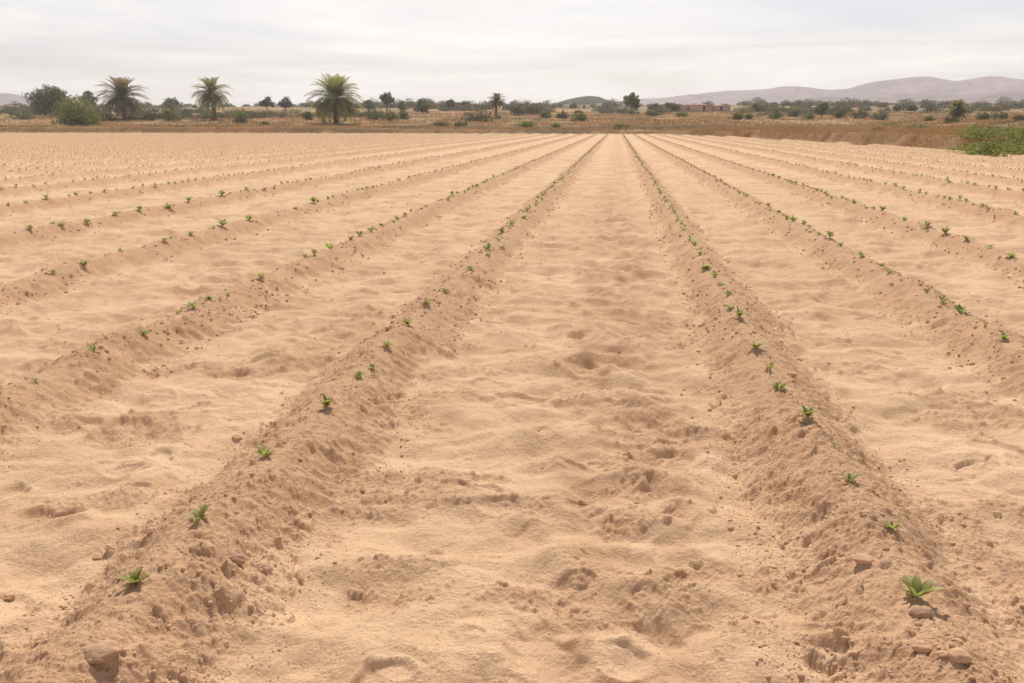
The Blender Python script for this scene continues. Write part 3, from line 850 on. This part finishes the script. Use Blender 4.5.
BUSHES = [
 (79, 127, 29, 52, 'olive', 'biggest yellow-green wispy bush in front of the dark tree', 1),
 (25, 119.5, 9, 22, 'dark', 'low dark bush at the far left before the dark tree', 0),
 (150, 120.5, 11, 19, 'grey', 'brownish bush just right of the first palm', 0),
 (171, 121, 16, 22, 'olive', 'green bush midway between the first and second palms', 0),
 (186, 117, 8, 12, 'grey', 'low greyish bush behind the green bush between two palms', 0),
 (241, 123.5, 16, 25, 'olive', 'round olive bush right of the slim palm', 0),
 (308, 120, 9, 15, 'dark', 'small dark bush left of the largest palm', 0),
 (266, 125, 3.5, 12, 'dark', 'tiny brown shrub on the bank before the thin tree pair', 0),
 (374, 120, 12, 18, 'dark', 'dark bush touching the right of the largest palm', 0),
 (390, 120.5, 10, 20, 'olive', 'wide low bush below the spreading airy tree', 0),
 (404, 119.5, 12, 11, 'dark', 'upright dark bush at the right end of the clump by the largest palm', 0),
 (480, 122, 12, 33, 'grey', 'wide grey-green bush at the foot of the small palm', 0),
 (440, 125.5, 3.5, 17, 'olive', 'low weedy shrub on the bank left of the wide grey bush', 0),
 (461, 125, 3.5, 18, 'olive', 'low weedy shrub on the bank right below the wide grey bush', 0),
 (498, 119, 3.5, 6, 'dark', 'tiny dark shrub at the trunk of the small palm', 0),
 (518, 115, 12, 18, 'grey', 'grey round thicket right of the small palm', 0),
 (534, 114.5, 12, 22, 'grey', 'broad grey thicket left of the green hillock', 0),
 (546, 118, 8, 15, 'olive', 'green bush below the left foot of the hillock', 0),
 (563, 118.5, 7.5, 13, 'dark', 'dark bush below the long pale shed under the hillock', 0),
 (580, 121.5, 11.5, 19, 'olive', 'rounded olive bush standing alone before the hillock', 0),
 (527, 125.5, 4, 19, 'weed', 'low green weedy shrub on the bank above the far row ends', 0),
 (556, 127, 4, 8, 'weed', 'small green shrub on the bank before the hillock', 0),
 (621, 127.3, 3.5, 20, 'weed', 'flat green shrub on the bank below the lone tree', 0),
 (653, 116.5, 7.5, 18, 'dark', 'dark thicket right of the lone round-crowned tree', 0),
 (682, 117, 6, 15, 'olive', 'olive thicket before the left end of the pink farm building', 0),
 (738, 120, 9, 15, 'olive', 'olive bush before the right end of the pink farm building', 0),
 (749, 119.5, 8.5, 10, 'olive', 'bright olive bush right of the pink farm building', 0),
 (776, 119, 9.5, 14, 'dark', 'dark bush before the lowest hill, left of the upright tree', 0),
 (808, 119.5, 7.5, 14, 'olive', 'olive bush at the foot of the upright lone tree', 0),
 (795, 117, 9, 13, 'grey', 'grey bush left of the upright lone tree', 0),
 (840, 118, 10.5, 17, 'dark', 'dark thicket right of the upright lone tree', 0),
 (860, 118.5, 10.5, 18, 'dark', 'dark thicket in the middle of the scrub before the hills', 0),
 (880, 120, 10.5, 17, 'grey', 'grey thicket left of the flat-topped tree', 0),
 (952, 123.5, 8.5, 17, 'dark', 'dark bush at the foot of the spiky palm', 0),
 (929, 121, 6, 10, 'olive', 'small olive bush left of the spiky palm', 0),
 (985, 120, 9, 14, 'dark', 'dark bush right of the spiky palm', 0),
 (1001, 119.5, 8.5, 15, 'grey', 'grey bush at the right beneath the hills', 0),
 (1019, 121, 7.5, 13, 'olive', 'olive bush at the right edge of the photo beneath the hills', 0),
 (879, 131.5, 5, 10, 'dark', 'little dark shrub on the dry grass above the right bank', 0),
 (915, 128.5, 4.5, 24, 'weed', 'flat green shrub in the dry grass left of the weed patch', 0),
 (893, 126.5, 3.5, 22, 'weed', 'thin low green shrub in the dry grass before the hills', 0),
]
for i, (px, py, h, w, mat, lab, wis) in enumerate(BUSHES):
    k = px_m(px, py)
    o = make_bush('bush', h * k * 1.06, w * k * 1.16, mat, 80 + i, int(900 + 6 * h * w), max(.07, (1.0 if w > 40 else .66) * k), bool(wis))
    set_at(o, px, py, .06, 0); tag(o, lab, 'bush', 'bushes beyond the field')

# bright weeds spilling over the bank at the right
wb = Buf()
for k in range(560):
    px = 961 + 105 * rng.random(); py = 143.8 + 8.8 * rng.random() * (.75 + .25 * (px - 956) / 70) - (2 if px < 975 else 0)
    d = ray(px, py); t = (.25 - CH) / d[2]; x, y = d[0] * t, d[1] * t
    z = land1(x, y)
    hh = rng.uniform(.12, .40) * (.6 if px < 968 else 1)
    hh *= float(np.clip(.75 + 1.6 * pn(np.array([x * .55]), np.array([y * .55]), 97)[0], .35, 1.7)); n = 70
    P = np.array([x, y, z]) + np.stack([rng.normal(size=n) * .3, rng.normal(size=n) * .3, hh * rng.random(n) ** .8], 1)
    V, Q = leaf_quads(P, np.tile([[0, 0, 1.]], (n, 1)), np.full(n, .085), .42); wb.add(V, Q, None, np.clip(rng.uniform(.1, .9) + .2 * rng.normal(size=n), 0, 1))
tag(wb.build('weeds', M['weed']), 'bright green leafy weeds spilling over the right bank', kind='stuff')

# dry grass on the banks and the land beyond
def dry_grass():
    n = 130000
    u = rng.random(n); r = 38 * (330 / 38) ** (u ** .8); a = rng.uniform(-.74, .74, n) - PS
    x = r * np.sin(a); y = r * np.cos(a); s = outside(x, y)
    m = (s > rng.uniform(-.1, .8, n)) & (pn(x * .11, y * .11, 90) + .5 * pn(x * .5, y * .5, 91) > -.25)
    ex = rng.uniform(8, 34, 60000); ey = rng.uniform(38, 135, 60000); es = outside(ex, ey); k = (es > .3) & (es < 6) & (rng.random(60000) < .75) & (pn(ex * .35, ey * .35, 93) > -.2)
    x = np.concatenate([x[m], ex[k]]); y = np.concatenate([y[m], ey[k]]); r = np.hypot(x, y); z = land(x, y, False)[0]
    c = np.stack([x, y, z], 1)
    g = ss(.1, .5, pn(x * .06, y * .06, 92)); gr = rng.random(len(x)) < .45 * g
    b = Buf()
    for q in range(5):
        h = rng.uniform(.12, .38, len(x)) * np.clip(r / 110, .75, 1.5); w = .012 * np.clip(r / 45, .9, 4)
        az = rng.uniform(0, 6.28, len(x)); dx = np.stack([np.cos(az), np.sin(az), np.zeros_like(az)], 1)
        ln = rng.normal(size=(len(x), 3)) * .3; ln[:, 2] = 1
        p0 = c + rng.normal(size=(len(x), 3)) * np.array([.14, .14, 0])
        V = np.stack([p0 - dx * w[:, None], p0 + dx * w[:, None], p0 + ln * h[:, None]], 1).reshape(-1, 3)
        t = np.where(gr, 2.0, rng.random(len(x)))
        b.add(V, None, np.arange(len(V)).reshape(-1, 3), t)
    tag(b.build('dry_grass', M['straw']), 'dry straw-coloured grass on the banks and beyond', kind='stuff')
dry_grass()

# dead weed tussocks along the far row ends
def tussocks():
    b = Buf()
    for px in list(rng.uniform(380, 740, 34)) + list(rng.uniform(0, 380, 16)):
        d = ray(px, 131.6 + rng.uniform(-.5, 1.0)); t = -CH / d[2]; x, y = d[0] * t, d[1] * t
        y0 = min(y, 156); x = x * y0 / y; z = land1(x, y0); w = rng.uniform(.4, 1.3); n = 60
        P = np.array([x, y0, z]) + np.stack([rng.normal(size=n) * w * .6, rng.normal(size=n) * w * .4, rng.random(n) * .45], 1)
        V, Q = leaf_quads(P, np.tile([[0, 0, 1.]], (n, 1)), np.full(n, .11), .4); b.add(V, Q, None, np.clip(rng.uniform(0, 2) + .3 * rng.normal(size=n), 0, 2))
    tag(b.build('dry_weeds', M['scrub']), 'low dead weeds along the far end of the rows', kind='stuff')
tussocks()

# scrub across the far plain, one mass
def far_scrub():
    n = 3600
    u = rng.random(n); r = 250 + 900 * u ** 1.5; a = rng.uniform(-.80, .80, n) - PS
    x = r * np.sin(a); y = r * np.cos(a)
    m = (pn(x * .011, y * .011, 95) + .5 * pn(x * .04, y * .04, 96)) > np.where(r < 330, .38, np.where(r < 720, .09, .08))
    u_ = project(x, y, np.full(n, 6.))[0]
    m &= ~((np.abs(u_ - 700) < 34) & (r < 620)) & ~((np.abs(u_ - 572) < 24) & (r < 620) & (rng.random(n) < .7))
    x, y, r = x[m], y[m], r[m]; z = land(x, y, False)[0]
    b = Buf()
    for k in range(len(x)):
        W = rng.uniform(1.0, 3.4) * (1 + r[k] / 1500); H = W * rng.uniform(.35, .95) * (1.25 if 360 < r[k] < 700 else .9); nn = int(60 + 3000 / (r[k] / 60))
        d = rng.normal(size=(nn, 3)); d /= np.linalg.norm(d, axis=1)[:, None]; d[:, 2] = np.abs(d[:, 2])
        P = np.array([x[k], y[k], z[k]]) + d * (rng.uniform(.35, 1.1, nn) ** .6)[:, None] * np.array([W, W, H])
        V, Q = leaf_quads(P, d, np.full(nn, r[k] / F * .55), .6)
        base = rng.random() * (1 if rng.random() < .8 else 1.8)
        b.add(V, Q, None, np.clip(base + .2 * rng.normal(size=nn), 0, 2))
    tag(b.build('scrubland', M['scrub']), 'low olive scrub scattered across the far plain', kind='stuff')
far_scrub()

# ------------------------------------------------------------------ buildings
wallm = rough_mat('pink_plaster', (.44, .29, .21), (.54, .37, .28), .6)
roofm = rough_mat('clay_tiles', (.36, .18, .11), (.46, .25, .16), 1.2)
whitem = rough_mat('pale_plaster', (.60, .52, .44), (.70, .62, .54), .5)
glassm = rough_mat('dark_opening', (.08, .055, .045), (.12, .09, .07), 1.0)

def gable(b, c, l, w, h, ov=.4):
    x, y, z = c; l2 = l / 2 + ov; w2 = w / 2 + ov
    V = [(x - l2, y - w2, z), (x + l2, y - w2, z), (x + l2, y + w2, z), (x - l2, y + w2, z), (x - l2 + w2 * .8, y, z + h), (x + l2 - w2 * .8, y, z + h)]
    b.add(V, [(0, 1, 5, 4), (2, 3, 4, 5), (3, 2, 1, 0)], [(1, 2, 5), (3, 0, 4)], 0)

def farm(px0, px1, py, hpx, lab, blocks, wm, windows=True):
    pc = (px0 + px1) / 2; p, t = at(pc, py); k = px_m(pc, py); W = (px1 - px0) * k; Hh = hpx * k
    o = empty('farm_building', p); o.rotation_euler = (0, 0, math.atan2(-p[0], p[1]))
    wl = Buf(); rf = Buf()
    for (a, bb, hh, dep, roof) in blocks:
        l = (bb - a) * W; cx = ((a + bb) / 2 - .5) * W; h = hh * Hh
        wl.box((cx, dep, h / 2 - 1), (l, 7, h + 2))
        if roof: gable(rf, (cx, dep, h + .004), l, 7, Hh * .28)
        else: rf.box((cx, dep, h + .12), (l + .3, 7.3, .22))
        if windows:
            nw = max(1, int(l / 4.5))
            for q in range(nw):
                xx = cx - l / 2 + (q + .5) * l / nw
                wb_ = Buf(); dr = q == nw // 2
                wb_.box((xx, dep - 3.52, .95 if dr else h * .55), (.9, .12, 1.9 if dr else .9))
                wb_.build('door' if dr else 'window', glassm, o)
    wl.build('wall', wm, o); rf.build('roof', roofm if wm is wallm else wm, o)
    tag(o, lab, 'building')
farm(671, 729, 111.7, 7.2, 'long low pink farm building with red tiled roofs before the hills', [(0, .16, .60, .6, 1), (.163, .70, .72, 0, 1), (.703, 1, .62, .8, 1)], wallm)
farm(913, 925, 112, 3.6, 'small flat-roofed pinkish hut beside the flat-topped tree', [(0, 1, .8, 0, 0)], whitem, False)
farm(596, 602, 108, 4.5, 'tiny pale hut at the right foot of the green hillock', [(0, 1, .9, 0, 0)], whitem, False)
farm(563, 590, 108.6, 5.0, 'long low pale shed at the foot of the green hillock', [(0, .55, .8, 0, 0), (.553, 1, .66, 1, 0)], whitem)
farm(6, 20, 109, 4.5, 'small pale hut among the trees at the far left edge', [(0, .55, .8, 0, 0), (.55, 1, .6, 1, 0)], wallm, False)

# ------------------------------------------------------------------ hills
def hill_mat(name, a, b, c, sc):
    m, nt, N, L = new_mat(name)
    out = N.new('ShaderNodeOutputMaterial'); P = N.new('ShaderNodeBsdfPrincipled'); P.inputs['Roughness'].default_value = .95; P.inputs['Specular IOR Level'].default_value = .1
    v = N.new('ShaderNodeTexCoord').outputs['Object']
    col = mixc(N, L, ramp(N, L, noise(N, L, v, sc, 6, .62), .35, .65), a, b)
    col = mixc(N, L, mth(N, L, 'MULTIPLY', ramp(N, L, noise(N, L, v, sc * 9, 4, .6), .5, .62), .6), col, c)
    bare = N.new('ShaderNodeAttribute'); bare.attribute_name = 'bare'
    col = mixc(N, L, bare.outputs['Fac'], col, (.50, .36, .26))
    L.new(col, P.inputs['Base Color']); L.new(P.outputs[0], out.inputs['Surface'])
    return m

def hill(name, prof, D0, D1, mat, lab, rough=.12, seed=0, foot_y=112, bare=None):
    """a range: the crest follows a profile of (pixel x, pixel y) at distance D0..D1; slopes fall both ways"""
    xs = np.array([p[0] for p in prof], float); ys = np.array([p[1] for p in prof], float)
    na, nr = 420, 90
    px = np.linspace(xs[0], xs[-1], na); pf = np.interp(px, xs, ys)
    kern = np.hanning(15); kern /= kern.sum(); pf = np.convolve(np.pad(pf, 7, 'edge'), kern, 'valid')
    r = np.linspace(D0, D1, nr); Dc = D0 + (D1 - D0) * .5
    bear = np.array([math.atan2(*(ray(p, 125)[:2])) for p in px])
    X = r[:, None] * np.sin(bear)[None]; Y = r[:, None] * np.cos(bear)[None]
    zc = CH + (125 - pf) * Dc / F * np.cos(bear + PS) * math.cos(TH) ** 2
    gz = land(X.ravel(), Y.ravel(), False)[0].reshape(X.shape)
    t = (r - D0) / (D1 - D0)
    w = np.sin(np.pi * np.clip(t, 0, 1)) ** 1.25
    spur = 1 + rough * 1.6 * (fbm(X / 210, Y / 420, 400 + seed, 5) - .12) * (1 - w[:, None] ** 3)
    Z = gz * (1 - w[:, None]) + (zc[None] * w[:, None]) * spur - 3 * (1 - w[:, None])
    fade = np.minimum(ss(0, .04, np.linspace(0, 1, na)), ss(1, .96, np.linspace(0, 1, na)))[None]
    Z = gz - 3 + (Z - gz + 3) * fade
    V = np.stack([X, Y, Z], -1).reshape(-1, 3)
    i = np.arange(nr - 1)[:, None] * na; j = np.arange(na - 1)[None]
    Q = np.stack([i + j, i + j + 1, i + na + j + 1, i + na + j], -1).reshape(-1, 4)
    bm_ = np.zeros(X.shape) if bare is None else ss(.20, .165, t[:, None] + .03 * pn(X * .05, Y * .05, 5)) * (ss(bare[0], bare[0] + 8, px) * ss(bare[1], bare[1] - 6, px))[None] * ss(.03, .1, t[:, None])
    o = mesh(name, V, Q, mat, None, {'bare': ('POINT', bm_.ravel())}, True)
    tag(o, lab, kind='structure'); return o

HM = hill_mat('hill_slope', (.135, .092, .090), (.225, .155, .140), (.070, .056, .054), .006)
GM = hill_mat('hillock_scrub', (.028, .032, .016), (.052, .054, .026), (.020, .024, .010), .03)
hill('hills', [(560, 108), (640, 101), (680, 97.2), (705, 93.2), (722, 91.2), (745, 90.5), (772, 89), (790, 87.3), (805, 88), (825, 90.5), (845, 89.5), (862, 84), (880, 81.5), (897, 79.5), (912, 77.5), (924, 77.3), (938, 80.5), (952, 82.5), (965, 80.5), (980, 78), (998, 78), (1015, 80), (1060, 83), (1120, 90), (1180, 104)],
     2100, 3100, HM, 'pale purple-grey range of dry hills at the right', .34, 1)
hill('hills', [(690, 107), (760, 104), (800, 100), (860, 97.5), (905, 93), (950, 95), (990, 92.5), (1030, 94), (1090, 100), (1160, 108)], 1500, 2050, HM, 'lower pale foothills before the range at the right', .36, 5)
hill('hills', [(-190, 104), (-110, 97), (-50, 94.5), (-10, 93), (12, 93.5), (28, 96), (45, 100), (80, 106)], 2300, 3000, HM, 'low bluish hill at the far left', .14, 2)
hill('hillock', [(546, 110), (555, 103.5), (566, 100), (578, 97.5), (588, 96.2), (598, 97), (606, 100), (614, 105), (622, 110)], 700, 900, GM, 'dark green hillock behind the long pale shed', .05, 3)

# ------------------------------------------------------------------ air
def haze():
    b = Buf(); b.box((0, 0, 70), (7600, 7600, 170))
    m, nt, N, L = new_mat('haze_air'); out = N.new('ShaderNodeOutputMaterial'); v = N.new('ShaderNodeVolumePrincipled')
    v.inputs['Color'].default_value = (.915, .90, .905, 1); v.inputs['Density'].default_value = .00025; v.inputs['Anisotropy'].default_value = .25
    L.new(v.outputs[0], out.inputs['Volume'])
    o = b.build('haze', m); tag(o, 'pale dusty haze in the air over the plain', kind='stuff')
haze()

# ------------------------------------------------------------------ light
SUN_EL, SUN_AZ = math.radians(56), math.radians(-6)      # azimuth from +Y towards +X
w = bpy.data.worlds.new('World'); S.world = w; w.use_nodes = True
N, L = w.node_tree.nodes, w.node_tree.links; N.clear()
out = N.new('ShaderNodeOutputWorld'); bg = N.new('ShaderNodeBackground'); bg.inputs['Strength'].default_value = .1
sky = N.new('ShaderNodeTexSky'); sky.sky_type = 'NISHITA'; sky.sun_disc = False
sky.sun_elevation = SUN_EL; sky.sun_rotation = SUN_AZ; sky.dust_density = 1.8; sky.air_density = 1.2; sky.ozone_density = 1.0
tc = N.new('ShaderNodeTexCoord'); sep = N.new('ShaderNodeSeparateXYZ'); L.new(tc.outputs['Generated'], sep.inputs[0])
# a high thin veil of cloud: project the view direction on a flat layer
high = ramp(N, L, sep.outputs['Z'], .22, .75)
zc = mth(N, L, 'ADD', mth(N, L, 'MAXIMUM', sep.outputs['Z'], 0.0), .06)
cx = mth(N, L, 'DIVIDE', sep.outputs['X'], zc); cy = mth(N, L, 'DIVIDE', sep.outputs['Y'], zc)
cmb = N.new('ShaderNodeCombineXYZ'); L.new(cx, cmb.inputs[0]); L.new(cy, cmb.inputs[1])
mp = N.new('ShaderNodeMapping'); mp.inputs['Scale'].default_value = (.36, .42, 1); mp.inputs['Rotation'].default_value = (0, 0, .5); mp.inputs['Location'].default_value = (1.3, .4, 0); L.new(cmb.outputs[0], mp.inputs['Vector'])
c1 = noise(N, L, mp.outputs[0], .75, 8, .56, .5)
mask = mth(N, L, 'ADD', mth(N, L, 'MULTIPLY', ramp(N, L, c1, .30, .66), .80), .16)
mask = mth(N, L, 'MULTIPLY', mask, mth(N, L, 'SUBTRACT', 1.0, mth(N, L, 'MULTIPLY', high, .72)))
c2 = noise(N, L, mp.outputs[0], 2.6, 6, .6)
cloud = mixc(N, L, ramp(N, L, c2, .3, .7), (8.6, 8.05, 7.45), (9.5, 8.95, 8.35))
L.new(mixc(N, L, mask, mixc(N, L, 1.0, sky.outputs[0], (.80, .80, .96), 'MULTIPLY'), cloud), bg.inputs['Color']); L.new(bg.outputs[0], out.inputs['Surface'])

ld = bpy.data.lights.new('sun', 'SUN'); ld.energy = 5.0; ld.angle = math.radians(.6); ld.color = (1.0, .93, .83)
lo = bpy.data.objects.new('sun', ld); COL.objects.link(lo)
sd = Vector((math.sin(SUN_AZ) * math.cos(SUN_EL), math.cos(SUN_AZ) * math.cos(SUN_EL), math.sin(SUN_EL)))
lo.rotation_euler = sd.to_track_quat('Z', 'Y').to_euler(); lo.location = (0, 0, 30)

# ------------------------------------------------------------------ camera
cd = bpy.data.cameras.new('camera'); cam = bpy.data.objects.new('camera', cd); COL.objects.link(cam)
cd.sensor_width = 36; cd.lens = F / 1024 * 36; cd.clip_start = .05; cd.clip_end = 12000
cam.matrix_world = Matrix((( rt[0], up[0], -fw[0], 0), (rt[1], up[1], -fw[1], 0), (rt[2], up[2], -fw[2], CH), (0, 0, 0, 1)))
S.camera = cam
S.view_settings.view_transform = 'Standard'; S.view_settings.look = 'None'; S.view_settings.gamma = 1; S.view_settings.exposure = 0.30
S.view_settings.use_curve_mapping = False
S.cycles.use_denoising = True; S.cycles.denoising_prefilter = 'ACCURATE'; S.cycles.max_bounces = 6; S.cycles.volume_bounces = 0
